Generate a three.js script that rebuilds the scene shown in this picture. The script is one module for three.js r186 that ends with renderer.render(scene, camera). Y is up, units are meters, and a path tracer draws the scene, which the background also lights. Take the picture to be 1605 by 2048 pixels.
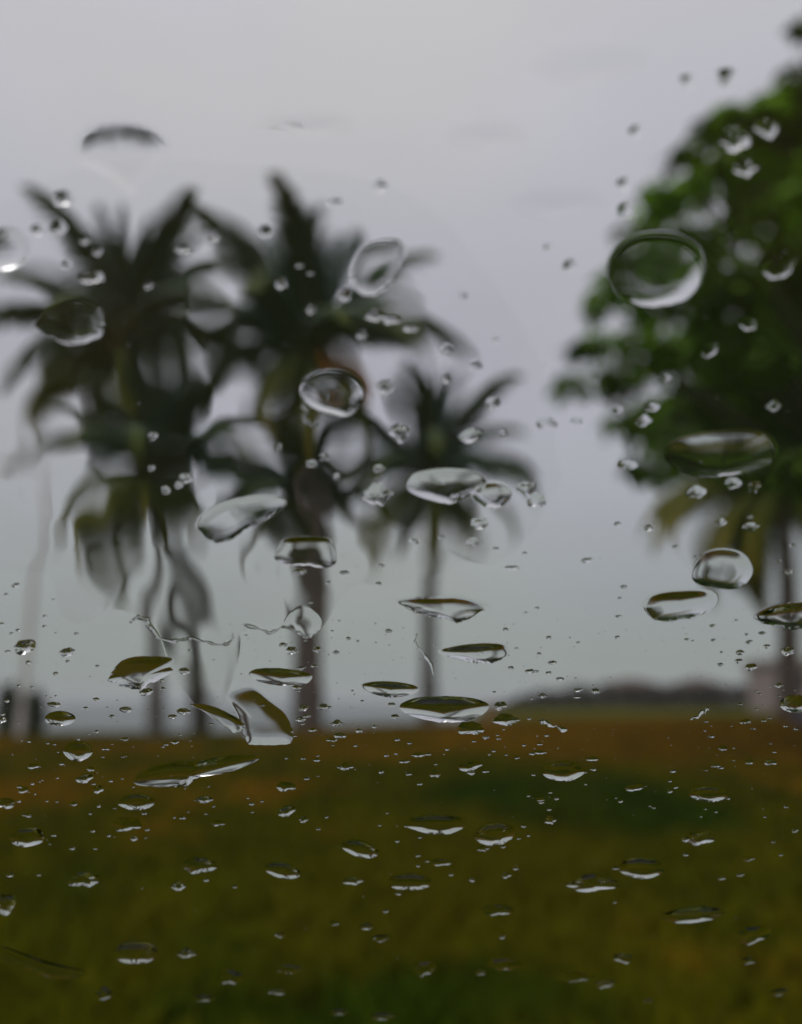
import * as THREE from 'three';
import { mergeGeometries } from 'three/addons/utils/BufferGeometryUtils.js';

// ---------------------------------------------------------------- camera, sky, sun, exposure
const scene = new THREE.Scene();
const FOV = 60, EYE = new THREE.Vector3(0, 1.25, 0), PITCH = THREE.MathUtils.degToRad(12);
const camera = new THREE.PerspectiveCamera(FOV, 802 / 1024, 0.01, 12000);
camera.position.copy(EYE);
camera.rotation.x = PITCH;
camera.updateMatrixWorld(true);
const F = 1024 / Math.tan(THREE.MathUtils.degToRad(FOV / 2));           // the photograph is 1605 x 2048
const rayAt = (x, y) => new THREE.Vector3((x - 802.5) / F, (1024 - y) / F, -1).applyQuaternion(camera.quaternion);
const at = (x, y, depth) => rayAt(x, y).multiplyScalar(depth).add(EYE);

const GLASS_TILT = THREE.MathUtils.degToRad(48), GLASS_GAP = 0.16;         // a raked windscreen, top edge nearest
const OUT = new THREE.Vector3(0, Math.cos(GLASS_TILT), -Math.sin(GLASS_TILT)), ALONG = new THREE.Vector3(0, Math.sin(GLASS_TILT), Math.cos(GLASS_TILT));
const onGlass = (x, y) => { const d = rayAt(x, y); return d.multiplyScalar(GLASS_GAP / d.dot(OUT)); };   // relative to the eye, on the outer face
camera.focus = -onGlass(802, 1480).applyQuaternion(camera.quaternion.clone().invert()).z;
camera.userData.fStop = camera.getFocalLength() / 5;

const renderer = new THREE.WebGLRenderer({ antialias: true });
renderer.toneMapping = THREE.LinearToneMapping;
renderer.toneMappingExposure = 1.18;
renderer.shadowMap.enabled = true;

function mulberry(a) { return () => { a |= 0; a = a + 0x6D2B79F5 | 0; let t = Math.imul(a ^ a >>> 15, 1 | a); t = t + Math.imul(t ^ t >>> 7, 61 | t) ^ t; return ((t ^ t >>> 14) >>> 0) / 4294967296; }; }
const hash = (x, y, z) => { let h = Math.imul(x, 374761393) ^ Math.imul(y, 668265263) ^ Math.imul(z, 1274126177); h = Math.imul(h ^ h >>> 13, 1274126177); return ((h ^ h >>> 16) >>> 0) / 4294967296; };
const ease = (t) => t * t * t * (t * (t * 6 - 15) + 10);
function noise(x, y, z = 0) {
  const i = Math.floor(x), j = Math.floor(y), k = Math.floor(z), a = ease(x - i), b = ease(y - j), c = ease(z - k), L = THREE.MathUtils.lerp;
  const p = (dk) => L(L(hash(i, j, k + dk), hash(i + 1, j, k + dk), a), L(hash(i, j + 1, k + dk), hash(i + 1, j + 1, k + dk), a), b);
  return L(p(0), p(1), c) * 2 - 1;
}
function fbm(x, y, z = 0, n = 4) { let s = 0, a = 0.5; for (let i = 0; i < n; i++) { s += a * noise(x, y, z); x = x * 2.03 + 17; y = y * 2.03 + 31; z *= 2.03; a *= 0.5; } return s; }
const smooth = (x, a, b) => THREE.MathUtils.smoothstep(x, a, b);

{ // an even overcast sky: grey-green low down, lilac grey above, soft mottling
  const W = 1024, H = 512, data = new Float32Array(W * H * 4), low = [0.275, 0.305, 0.298], mid = [0.385, 0.388, 0.438], top = [0.495, 0.49, 0.52];
  for (let r = 0; r < H; r++) {
    const up = ((r + 0.5) / H - 0.5) * Math.PI, e = Math.max(0, up * 180 / Math.PI), a = smooth(e, 1, 20), b = smooth(e, 20, 46);
    for (let c = 0; c < W; c++) {
      const az = ((c + 0.5) / W - 0.5) * 2 * Math.PI, x = Math.cos(az) * Math.cos(up), y = Math.sin(up), z = Math.sin(az) * Math.cos(up), o = (r * W + c) * 4;
      const n = 1 + 0.07 * fbm(x * 3 + 5, y * 6, z * 3, 4), v = 0.012 * noise(x * 4 + 9, y * 7, z * 4 + 3);
      for (let k = 0; k < 3; k++) data[o + k] = THREE.MathUtils.lerp(THREE.MathUtils.lerp(low[k], mid[k], a), top[k], b) * n + (k === 2 ? v : -v * 0.4);
      data[o + 3] = 1;
    }
  }
  const sky = new THREE.DataTexture(data, W, H, THREE.RGBAFormat, THREE.FloatType);
  sky.mapping = THREE.EquirectangularReflectionMapping; sky.magFilter = THREE.LinearFilter; sky.needsUpdate = true;
  scene.background = sky; scene.environment = sky;
}
scene.fog = new THREE.FogExp2(new THREE.Color(0.78, 0.82, 0.84), 0.0009);   // wet air
const sun = new THREE.DirectionalLight(new THREE.Color(1, 0.97, 0.93), 1.3);
sun.position.set(-14, 36, 10); sun.castShadow = true; sun.shadow.radius = 90; sun.shadow.mapSize.set(2048, 2048);
Object.assign(sun.shadow.camera, { left: -30, right: 30, top: 30, bottom: -30, near: 1, far: 120 });
sun.target.position.set(0, 0, -14); scene.add(sun, sun.target);

// ---------------------------------------------------------------- helpers
const taken = new Map();
function numbered(name) { const n = taken.get(name) ?? 0; taken.set(name, n + 1); return n ? name + '_' + String(n).padStart(3, '0') : name; }
function tag(o, label, category, group) { o.userData.label = label; o.userData.category = category; if (group) o.userData.group = group; return o; }
function mesh(name, geometry, material, parent, position) {
  const m = new THREE.Mesh(geometry, material);
  m.name = parent === scene ? numbered(name) : name; m.castShadow = m.receiveShadow = true;
  if (position) m.position.copy(position);
  parent.add(m); return m;
}
function thing(name, label, category, position, group) {
  const o = new THREE.Group(); o.name = numbered(name); o.position.copy(position); scene.add(o);
  return tag(o, label, category, group);
}
function geo(pos, idx, col, uv) {
  const g = new THREE.BufferGeometry();
  g.setAttribute('position', new THREE.Float32BufferAttribute(pos, 3));
  if (col) g.setAttribute('color', new THREE.Float32BufferAttribute(col, 3));
  if (uv) g.setAttribute('uv', new THREE.Float32BufferAttribute(uv, 2));
  g.setIndex(idx); g.computeVertexNormals(); return g;
}
// a tube of changing radius through points, with colour per vertex
function limb(points, radii, sides, color, rough = 0, rows = 0) {
  const curve = new THREE.CatmullRomCurve3(points), n = rows || points.length * 4, pos = [], idx = [], col = [], T = new THREE.Vector3(), A = new THREE.Vector3(), B = new THREE.Vector3();
  for (let i = 0; i <= n; i++) {
    const t = i / n, c = curve.getPoint(t), k = t * (radii.length - 1), f = Math.min(radii.length - 2, Math.floor(k)), r = THREE.MathUtils.lerp(radii[f], radii[f + 1], k - f);
    curve.getTangent(t, T); A.set(0, 0, 1).cross(T); if (A.lengthSq() < 0.01) A.set(1, 0, 0); A.normalize(); B.crossVectors(T, A);
    for (let j = 0; j <= sides; j++) {
      const a = j / sides * Math.PI * 2, q = r * (1 + rough * (noise(Math.cos(a) * 2 + 7, c.y * 9, Math.sin(a) * 2) + 0.6 * (Math.sin(c.y * 42) > 0.75 ? 1 : 0)));
      pos.push(c.x + (A.x * Math.cos(a) + B.x * Math.sin(a)) * q, c.y + (A.y * Math.cos(a) + B.y * Math.sin(a)) * q, c.z + (A.z * Math.cos(a) + B.z * Math.sin(a)) * q);
      const s = 1 + 0.35 * noise(c.x * 7 + j, c.y * 6, c.z * 7); col.push(color[0] * s, color[1] * s, color[2] * s);
      if (i < n && j < sides) { const p = i * (sides + 1) + j, u = p + sides + 1; idx.push(p, p + 1, u, p + 1, u + 1, u); }
    }
  }
  return geo(pos, idx, col);
}
const leafMat = new THREE.MeshPhysicalMaterial({ name: 'leaf', vertexColors: true, roughness: 0.9, specularIntensity: 0.25, transmission: 0.4, thickness: 0, side: THREE.DoubleSide });
const barkMat = new THREE.MeshStandardMaterial({ name: 'bark', vertexColors: true, roughness: 0.92 });

// ---------------------------------------------------------------- ground, sea
// a grassy bank rising away from the road; on the left it drops behind its crest to the sea, on the right it runs on
const crestY = (x) => 0.36 + 0.4 * smooth(x, -9, 9) + 0.05 * noise(x * 0.25 + 3, 2);
function groundHeight(x, z) {
  const d = -z, rise = crestY(x) * smooth(d, 5, 19), shore = 24 + 130 * smooth(x, 1, 16);
  const drop = smooth(d, shore, shore + 14) * 3.2;
  return rise - drop + 0.025 * fbm(x * 0.7, z * 0.7, 0, 3) * smooth(30 - d, 0, 10);
}
function turf(x, z) { // turf colour: dry brown, olive, rich green patches, with foreground dimming painted in
  const d = -z, n1 = fbm(x * 0.22 + 3, z * 0.16 + 9, 1, 4), n2 = fbm(x * 0.5 + 40, z * 0.33, 4, 4), n3 = fbm(x * 2.3, z * 2.3, 9, 3);
  const at2 = (cx, cz, rx, rz) => Math.exp(-(((x - cx) / rx) ** 2 + ((z - cz) / rz) ** 2));
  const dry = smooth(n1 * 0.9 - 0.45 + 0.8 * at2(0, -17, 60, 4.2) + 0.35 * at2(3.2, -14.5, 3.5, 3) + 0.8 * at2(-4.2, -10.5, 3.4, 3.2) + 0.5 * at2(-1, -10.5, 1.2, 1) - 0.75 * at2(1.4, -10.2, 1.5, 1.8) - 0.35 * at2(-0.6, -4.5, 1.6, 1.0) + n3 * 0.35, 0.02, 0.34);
  const lushAndDim = smooth(n2 * 0.8 - 0.12 + 0.75 * at2(1.5, -10, 1.7, 2) + 0.55 * at2(-1.3, -4.6, 0.9, 0.6) + 0.4 * at2(0.5, -4.2, 0.8, 0.3) + 0.4 * at2(-0.4, -3.7, 1, 0.3) + n3 * 0.3, 0.12, 0.42), k = 1 + 0.3 * n3;  // nearest terms paint the dim lower edge of the view into the turf
  const mix = (a, b, t) => a.map((v, i) => v + (b[i] - v) * t);
  return mix(mix([0.064, 0.06, 0.0003], [0.018, 0.036, 0.0003], lushAndDim), [0.155, 0.08, 0.003], dry).map((v) => v * k);
}
{
  const xs = [], zs = [];
  for (let x = -40; x <= 40; x += 0.5) xs.push(x);
  for (const e of [60, 100, 200, 500, 1500, 5000]) { xs.push(e); xs.unshift(-e); }
  for (let z = 4; z >= -60; z -= 0.4) zs.push(z);
  for (const e of [70, 90, 120, 150, 180, 300, 800, 5000]) zs.push(-e);
  zs.unshift(20, 10); zs.unshift(200, 60); zs.unshift(5000, 1000);
  const pos = [], uv = [], idx = [];
  zs.forEach((z, j) => xs.forEach((x, i) => {
    pos.push(x, groundHeight(x, z), z); uv.push((x + 24) / 48, (z + 44) / 48);
    if (i < xs.length - 1 && j < zs.length - 1) { const p = j * xs.length + i, q = p + xs.length; idx.push(p, p + 1, q, p + 1, q + 1, q); }
  }));
  const N = 1024, bytes = new Uint8Array(N * N * 4), c = new THREE.Color();
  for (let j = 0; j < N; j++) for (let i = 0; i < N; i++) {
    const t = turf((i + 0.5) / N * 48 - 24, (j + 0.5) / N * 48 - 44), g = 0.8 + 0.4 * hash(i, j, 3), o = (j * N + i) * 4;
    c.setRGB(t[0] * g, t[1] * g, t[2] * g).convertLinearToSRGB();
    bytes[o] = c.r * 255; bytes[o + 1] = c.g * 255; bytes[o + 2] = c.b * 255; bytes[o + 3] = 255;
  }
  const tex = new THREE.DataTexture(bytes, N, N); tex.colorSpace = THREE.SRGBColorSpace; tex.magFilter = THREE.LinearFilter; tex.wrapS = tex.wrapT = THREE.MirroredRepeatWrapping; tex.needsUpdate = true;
  const g = mesh('ground', geo(pos, idx, null, uv), new THREE.MeshPhysicalMaterial({ name: 'turf', map: tex, roughness: 1, specularIntensity: 0.08 }), scene);
  g.userData.kind = 'structure'; g.userData.label = 'grassy bank of brown and olive turf rising away from the windscreen';

  const sp = [], si = [], M = 90;
  for (let j = 0; j <= M; j++) for (let i = 0; i <= M; i++) {
    const u = i / M * 2 - 1, v = j / M, x = Math.sign(u) * u * u * 5500, z = -20 - v * v * 6000;
    sp.push(x, -1.15, z);
    if (i < M && j < M) { const p = j * (M + 1) + i, q = p + M + 1; si.push(p, p + 1, q, p + 1, q + 1, q); }
  }
  const suv = []; for (let k = 0; k < sp.length; k += 3) suv.push(sp[k] / 6, sp[k + 2] / 6);
  const S = 256, wb = new Uint8Array(S * S * 4);
  for (let j = 0; j < S; j++) for (let i = 0; i < S; i++) { const f = (a, b) => fbm(a / S * 8, b / S * 16, 2, 4), w = 0.5 + 0.5 * (f(i, j) * (1 - i / S) + f(i - S, j) * (i / S)); wb.set([w * 255, w * 255, w * 255, 255], (j * S + i) * 4); }
  const wt = new THREE.DataTexture(wb, S, S); wt.wrapS = wt.wrapT = THREE.RepeatWrapping; wt.magFilter = THREE.LinearFilter; wt.needsUpdate = true;
  const sea = mesh('sea', geo(sp, si, null, suv), new THREE.MeshStandardMaterial({ name: 'sea_water', color: new THREE.Color(0.07, 0.085, 0.085), roughness: 0.3, bumpMap: wt, bumpScale: 0.12 }), scene);
  sea.userData.kind = 'structure'; sea.userData.label = 'flat grey sea beyond the grassy bank';
}
{ // short wet grass, one mass
  const R = mulberry(11), pos = [], idx = [], col = [];
  for (let b = 0; b < 7; b++) {
    const a = R() * 6.28, h = 0.6 + R() * 0.5, lean = 0.25 + R() * 0.5, ox = (R() - 0.5) * 0.7, oz = (R() - 0.5) * 0.7, w = 0.05, p = pos.length / 3, ca = Math.cos(a), sa = Math.sin(a);
    pos.push(ox - sa * w, 0, oz + ca * w, ox + sa * w, 0, oz - ca * w, ox - sa * w * 0.7 + ca * lean * 0.35, h * 0.6, oz + ca * w * 0.7 + sa * lean * 0.35, ox + sa * w * 0.7 + ca * lean * 0.35, h * 0.6, oz - ca * w * 0.7 + sa * lean * 0.35, ox + ca * lean, h, oz + sa * lean);
    idx.push(p, p + 1, p + 2, p + 1, p + 3, p + 2, p + 2, p + 3, p + 4); for (let k = 0; k < 5; k++) col.push(1, 1, 1);
  }
  const n = 70000, im = new THREE.InstancedMesh(geo(pos, idx), new THREE.MeshPhysicalMaterial({ name: 'grass_blade', roughness: 0.9, specularIntensity: 0.08, side: THREE.DoubleSide }), n), m = new THREE.Matrix4(), q = new THREE.Quaternion(), Y = new THREE.Vector3(0, 1, 0), c = new THREE.Color();
  for (let i = 0; i < n; i++) {
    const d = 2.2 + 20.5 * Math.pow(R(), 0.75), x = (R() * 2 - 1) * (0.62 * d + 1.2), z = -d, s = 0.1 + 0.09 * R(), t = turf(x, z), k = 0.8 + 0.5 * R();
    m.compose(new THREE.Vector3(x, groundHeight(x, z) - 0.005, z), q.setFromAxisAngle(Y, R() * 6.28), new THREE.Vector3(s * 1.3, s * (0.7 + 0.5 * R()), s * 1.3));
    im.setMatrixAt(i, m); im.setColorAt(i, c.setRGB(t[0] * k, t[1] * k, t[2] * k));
  }
  im.name = 'grass'; im.castShadow = im.receiveShadow = true; im.userData.kind = 'stuff'; tag(im, 'short wet grass in brown and green patches covering the bank', 'grass'); scene.add(im);
}

// ---------------------------------------------------------------- coconut palms
// one feathered frond, growing along +x and arching down; droop is how far it bends, in radians
function frondShape(length, droop, seed, color, tip, spread = 1) {
  const R = mulberry(seed), N = 26, P = [], T = [], parts = []; let x = 0, y = 0, a = 0;
  for (let i = 0; i <= N; i++) { P.push(new THREE.Vector3(x, y, 0.04 * length * Math.sin(i / N * 2 + seed))); T.push(a); const st = length / N; a -= droop / N * (0.35 + 1.3 * i / N); x += Math.cos(a) * st; y += Math.sin(a) * st; }
  parts.push(limb([0, 6, 12, 18, 26].map((k) => P[k]), [0.045, 0.032, 0.022, 0.014, 0.005], 5, [0.09, 0.085, 0.025], 0, 12));
  const pos = [], idx = [], col = [];
  for (let k = 0; k < 58; k++) for (const s of [-1, 1]) {
    const t = 0.13 + 0.87 * (k + R() * 0.6) / 58, f = Math.min(N - 0.001, t * N), i = Math.floor(f), c = P[i].clone().lerp(P[i + 1], f - i), ang = T[i];
    const L = length * 0.17 * Math.pow(Math.sin(Math.PI * Math.min(1, 0.14 + 0.86 * (1 - Math.pow(1 - t, 1.3)) * 0.93)), 0.7) * (0.8 + 0.4 * R()) * spread, fw = 0.55 + 0.7 * t + R() * 0.2, w = 0.016 + 0.009 * R();
    const fx = Math.cos(ang), fy = Math.sin(ang), ux = -fy, uy = fx;
    const dir = (up, k2) => new THREE.Vector3(fx * fw + ux * up, fy * fw + uy * up, s).normalize().multiplyScalar(L * k2);
    const p1 = c.clone().add(dir(0.1, 0.5)), p2 = p1.clone().add(dir(-0.25, 0.5)); p2.y -= L * 0.55 * (0.5 + R());
    const o = pos.length / 3, g = 0.7 + 0.6 * R(), kk = color.map((v, q) => (v + (tip[q] - v) * t * t) * g);
    for (const [p, e] of [[c, 0.6], [p1, 1]]) { pos.push(p.x - fx * w * e, p.y - fy * w * e, p.z, p.x + ux * 0.012, p.y + uy * 0.012 + 0.004, p.z, p.x + fx * w * e, p.y + fy * w * e, p.z); }
    pos.push(p2.x, p2.y, p2.z);
    idx.push(o, o + 1, o + 3, o + 1, o + 4, o + 3, o + 1, o + 2, o + 4, o + 2, o + 5, o + 4, o + 3, o + 4, o + 6, o + 4, o + 5, o + 6);
    for (let q = 0; q < 7; q++) col.push(...kk);
  }
  parts.push(geo(pos, idx, col)); return mergeGeometries(parts);
}
const GREEN = [0.028, 0.062, 0.045], OLIVE = [0.09, 0.115, 0.015], YELL = [0.28, 0.22, 0.015], DEAD = [0.62, 0.25, 0.015];
const FRONDS = {
  spear: [1, 2].map((s) => frondShape(1, 0.35, s, GREEN, GREEN, 0.8)),
  high: [3, 4, 5].map((s) => frondShape(1, 1.0, s, GREEN, OLIVE)),
  arch: [6, 7, 8].map((s) => frondShape(1, 1.55, s, GREEN, OLIVE)),
  low: [9, 10, 11].map((s) => frondShape(1, 1.5, s, OLIVE, YELL)),
  dead: [frondShape(1, 1.0, 12, DEAD, DEAD, 1)],
};
// trunk: image points [x, y] from base to crown at that depth; fronds: [kind, azimuth in degrees seen from the viewer (0 right, 90 away), rise in degrees, length in metres]
function palm(label, depth, trunk, radius, fronds, bark = [0.115, 0.085, 0.075]) {
  const pts = trunk.map(([x, y], i) => at(x, y, depth + (i ? 0.15 * i : 0))), base = pts[0].clone(); base.y = groundHeight(base.x, base.z) - 0.05;
  pts[0].y = base.y;
  const o = thing('coconut_palm', label, 'palm tree', base, 'coconut palms on the grassy bank'), local = pts.map((p) => p.clone().sub(base)), topP = local[local.length - 1];
  mesh('trunk', limb(local, [radius * 1.5, radius * 1.1, radius, radius * 0.9, radius * 0.85], 14, bark, 0.1, 120), barkMat, o);
  const boots = [], R = mulberry(trunk[0][0]);      // the sheath of old leaf bases under the crown
  for (let i = 0; i < 16; i++) { const a = i * 2.4, h = -0.55 + i * 0.045, d = new THREE.Vector3(Math.cos(a), 0.9, Math.sin(a)); boots.push(limb([new THREE.Vector3(Math.cos(a) * radius * 0.6, h, Math.sin(a) * radius * 0.6), new THREE.Vector3(Math.cos(a) * radius * 0.6, h, Math.sin(a) * radius * 0.6).addScaledVector(d, 0.45)], [0.1, 0.05], 6, [0.1, 0.05, 0.022], 0.1, 4)); }
  mesh('leaf_sheath', mergeGeometries(boots), barkMat, o, topP);
  fronds.forEach(([kind, az, rise, length], i) => {
    const f = mesh('frond', FRONDS[kind][i % FRONDS[kind].length], leafMat, o, topP.clone().add(new THREE.Vector3(0, 0.05, 0)));
    f.rotation.order = 'YZX'; f.rotation.set((R() - 0.5) * 0.9, THREE.MathUtils.degToRad(az), THREE.MathUtils.degToRad(rise)); f.scale.setScalar(length);
    if (kind === 'dead') f.userData.label = 'dry orange-brown dead frond';
  });
  return o;
}
function crown(seed, size, list) { // a full head of fronds: upright spears, arching middle, hanging old ones
  const R = mulberry(seed), out = [...list]; size *= 1.1;
  for (let i = 0; i < 8; i++) out.push(['spear', i * 45 + R() * 30, 74 + R() * 15, size * (0.8 + 0.2 * R())]);
  for (let i = 0; i < 5; i++) out.push(['high', i * 72 + 20 + R() * 30, 46 + R() * 24, size * (1.05 + 0.3 * R())]);
  for (let i = 0; i < 8; i++) out.push(['arch', i * 45 + R() * 36, 14 + R() * 26, size * (1.05 + 0.3 * R())]);
  for (let i = 0; i < 4; i++) out.push(['low', i * 90 + R() * 40, -22 - R() * 26, size * (0.85 + 0.3 * R())]);
  return out;
}
palm('tall leaning coconut palm at the left, its long trunk slanting down to the right', 20, [[405, 1462], [392, 1290], [345, 1080], [268, 840], [237, 680]], 0.165,
  crown(21, 2.9, [['low', 180, -28, 3.3], ['arch', 178, 12, 3.4], ['arch', 0, 14, 2.8], ['spear', 10, 66, 3.3]]), [0.045, 0.034, 0.03]);
palm('short coconut palm under the tall leaning one, with dense hanging fronds', 19.2, [[312, 1482], [312, 1300], [308, 1120], [300, 930]], 0.14,
  crown(22, 2.3, [['low', 180, -10, 3.0], ['low', 190, -35, 3.0], ['low', 170, -50, 3.2], ['low', 0, -50, 2.4]]), [0.1, 0.09, 0.085]);
palm('tall straight coconut palm in the middle with an orange dead frond', 20, [[625, 1446], [622, 1240], [620, 1000], [618, 820], [615, 700]], 0.19,
  crown(23, 2.9, [['dead', 4, -14, 2.0], ['dead', -20, -18, 2.1], ['dead', -40, -26, 2.1], ['dead', -14, -24, 2.0], ['dead', -24, -34, 1.9], ['dead', -8, -30, 1.7], ['spear', 180, 76, 3.0], ['spear', 170, 80, 2.8], ['spear', 0, 78, 3.0], ['spear', 10, 82, 2.9], ['arch', 0, 22, 3.1], ['high', 0, 50, 2.9], ['arch', 180, 36, 3.0], ['arch', 180, 10, 3.1]]), [0.1, 0.07, 0.065]);
palm('low coconut palm whose crown overlaps the trunk of the middle palm', 21.5, [[603, 1442], [602, 1250], [603, 1120], [606, 1000]], 0.15,
  crown(24, 2.1, [['spear', 100, 80, 1.7], ['arch', 180, 20, 2.5], ['low', 0, 0, 2.4]]), [0.16, 0.145, 0.14]);
palm('slim coconut palm right of the middle with a wide star of fronds', 20.5, [[858, 1432], [858, 1250], [862, 1090], [852, 950]], 0.15,
  crown(25, 2.3, [['arch', 0, 32, 2.8], ['low', 0, -4, 2.9], ['low', 0, -30, 2.6], ['spear', 20, 78, 2.9], ['low', 180, -30, 2.5]]), [0.11, 0.1, 0.1]);
palm('coconut palm at the right edge, half hidden by the big leafy tree', 19, [[1580, 1448], [1578, 1300], [1574, 1140], [1560, 975]], 0.2,
  crown(26, 2.5, [['low', 172, 16, 3.4], ['low', 186, 6, 3.4], ['low', 178, -24, 3.3], ['low', 168, -42, 3.0], ['low', 200, -8, 3.2], ['low', 160, -24, 3.0], ['low', 215, -20, 2.9], ['low', 180, 5, 3.1], ['low', 175, -14, 3.0], ['low', 185, -34, 2.6]]), [0.1, 0.068, 0.062]);

// ---------------------------------------------------------------- the big broad-leaved tree
{
  const R = mulberry(77), base = at(1790, 1500, 12); base.y = groundHeight(base.x, base.z) - 0.05;
  const o = thing('broadleaf_tree', 'large dark green broad-leaved tree leaning in from the right edge', 'tree', base), fork = at(1770, 1010, 12).sub(base), branches = [], pos = [], idx = [], col = [];
  mesh('trunk', limb([new THREE.Vector3(), fork.clone().multiplyScalar(0.5).add(new THREE.Vector3(0.08, 0, 0)), fork], [0.3, 0.22, 0.19], 14, [0.06, 0.045, 0.035], 0.08, 40), barkMat, o);
  const clumps = [[1482, 262, 44], [1524, 372, 60], [1442, 330, 36], [1566, 236, 40], [1590, 440, 70], [1142, 764, 26], [1168, 690, 22], [1200, 680, 26], [1204, 604, 26], [1236, 758, 38], [1250, 560, 40], [1244, 842, 30], [1278, 922, 24], [1300, 830, 44], [1296, 690, 50], [1286, 470, 36], [1322, 400, 44], [1322, 590, 56], [1366, 306, 24], [1392, 372, 40], [1398, 480, 50], [1428, 254, 30], [1452, 222, 20], [1484, 330, 34], [1488, 440, 36], [1536, 206, 30], [1556, 300, 42], [1600, 180, 46], [1616, 360, 60], [1612, 500, 66],
    [1452, 570, 66], [1416, 680, 56], [1392, 790, 60], [1350, 868, 44], [1330, 934, 28], [1488, 700, 70], [1476, 830, 64], [1556, 610, 74], [1580, 740, 80], [1556, 860, 66], [1430, 906, 40], [1516, 926, 40], [1610, 930, 60], [1712, 300, 66], [1700, 420, 110], [1700, 600, 120], [1700, 780, 110], [1720, 930, 90], [1830, 380, 130], [1850, 520, 150], [1850, 720, 150], [1602, 48, 13],  [1960, 620, 180], [1900, 850, 140]];
  const leaf = (c, size, tone) => {
    const a = R() * 6.28, tilt = -0.2 - R() * 0.9, d = new THREE.Vector3(Math.cos(a) * Math.cos(tilt), Math.sin(tilt), Math.sin(a) * Math.cos(tilt)), s = new THREE.Vector3(-Math.sin(a), (R() - 0.5) * 0.8, Math.cos(a)).normalize(), u = new THREE.Vector3().crossVectors(s, d).normalize(), p = pos.length / 3, w = size * 0.3;
    const put = (k, sd, up) => { const v = c.clone().addScaledVector(d, size * k).addScaledVector(s, w * sd).addScaledVector(u, size * up); pos.push(v.x, v.y, v.z); col.push(...tone); };
    put(0, 0, 0); put(0.45, -0.9, 0.06); put(0.5, 0, 0); put(0.45, 0.9, 0.06); put(0.85, -0.75, 0.03); put(0.85, 0.75, 0.03); put(1.05, 0, -0.06);
    idx.push(p, p + 2, p + 1, p, p + 3, p + 2, p + 1, p + 2, p + 4, p + 2, p + 6, p + 4, p + 2, p + 3, p + 5, p + 2, p + 5, p + 6);
  };
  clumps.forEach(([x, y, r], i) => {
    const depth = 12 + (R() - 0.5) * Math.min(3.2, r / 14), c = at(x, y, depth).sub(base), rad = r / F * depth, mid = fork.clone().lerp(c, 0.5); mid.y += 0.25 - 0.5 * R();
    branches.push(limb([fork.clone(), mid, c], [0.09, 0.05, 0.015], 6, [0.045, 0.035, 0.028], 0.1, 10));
    const n = Math.round(8 + (x > 1400 ? 1500 : 1000) * rad * rad), clumpTone = i % 3 === 1 ? 1.5 : i % 3 ? 0.95 : 0.6;  // leaf tone varies from clump to clump, young to dark
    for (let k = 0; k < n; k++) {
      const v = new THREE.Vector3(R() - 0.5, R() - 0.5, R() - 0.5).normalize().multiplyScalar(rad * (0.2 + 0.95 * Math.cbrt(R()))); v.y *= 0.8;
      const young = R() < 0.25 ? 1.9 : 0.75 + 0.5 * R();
      leaf(c.clone().add(v), 0.19 + 0.13 * R(), [0.1 * young * clumpTone, 0.19 * young * clumpTone, 0.005 * young * clumpTone]);
    }
  });
  mesh('branch', mergeGeometries(branches), barkMat, o);
  const fol = mesh('crown', geo(pos, idx, col), leafMat, o); fol.userData.kind = 'stuff';
}

// ---------------------------------------------------------------- small things on and behind the bank
function shrub(label, p, w, h, seed, tone) {
  const R = mulberry(seed), o = thing('shrub', label, 'shrub', p), stems = [], pos = [], idx = [], col = [];
  for (let k = 0; k < 9; k++) { const a = k * 2.4, e = new THREE.Vector3(Math.cos(a) * w * 0.3, h * (0.55 + 0.3 * R()), Math.sin(a) * w * 0.3); stems.push(limb([new THREE.Vector3(), e.clone().multiplyScalar(0.5).add(new THREE.Vector3(0, h * 0.08, 0)), e], [0.02, 0.014, 0.006], 5, [0.05, 0.04, 0.03], 0, 6)); }
  for (let k = 0; k < 1100; k++) {
    const v = new THREE.Vector3(R() - 0.5, R() - 0.5, R() - 0.5).normalize().multiplyScalar(0.35 + 0.65 * Math.cbrt(R())), b = 1 + 0.3 * noise(v.x * 3 + seed, v.y * 3, v.z * 3), c = new THREE.Vector3(v.x * w / 2 * b, h * 0.55 + v.y * h * 0.48 * b, v.z * w / 2 * b), p2 = pos.length / 3, g = 0.6 + 0.8 * R();
    for (let q = 0; q < 4; q++) { pos.push(c.x + (R() - 0.5) * 0.13, c.y + (R() - 0.5) * 0.13, c.z + (R() - 0.5) * 0.13); col.push(tone[0] * g, tone[1] * g, tone[2] * g); }
    idx.push(p2, p2 + 1, p2 + 2, p2 + 1, p2 + 3, p2 + 2);
  }
  mesh('stem', mergeGeometries(stems), barkMat, o); mesh('foliage', geo(pos, idx, col), leafMat, o); return o;
}
const standAt = (x, y, depth) => { const p = at(x, y, depth); p.y = groundHeight(p.x, p.z) - 0.03; return p; };
shrub('dark narrow shrub left of the lamp post foot, at the frame edge', standAt(12, 1480, 21), 0.55, 1.3, 5, [0.03, 0.04, 0.022]);
shrub('dark bushy shrub right of the lamp post foot', standAt(66, 1480, 20.5), 0.5, 1.15, 6, [0.028, 0.038, 0.024]);
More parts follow.
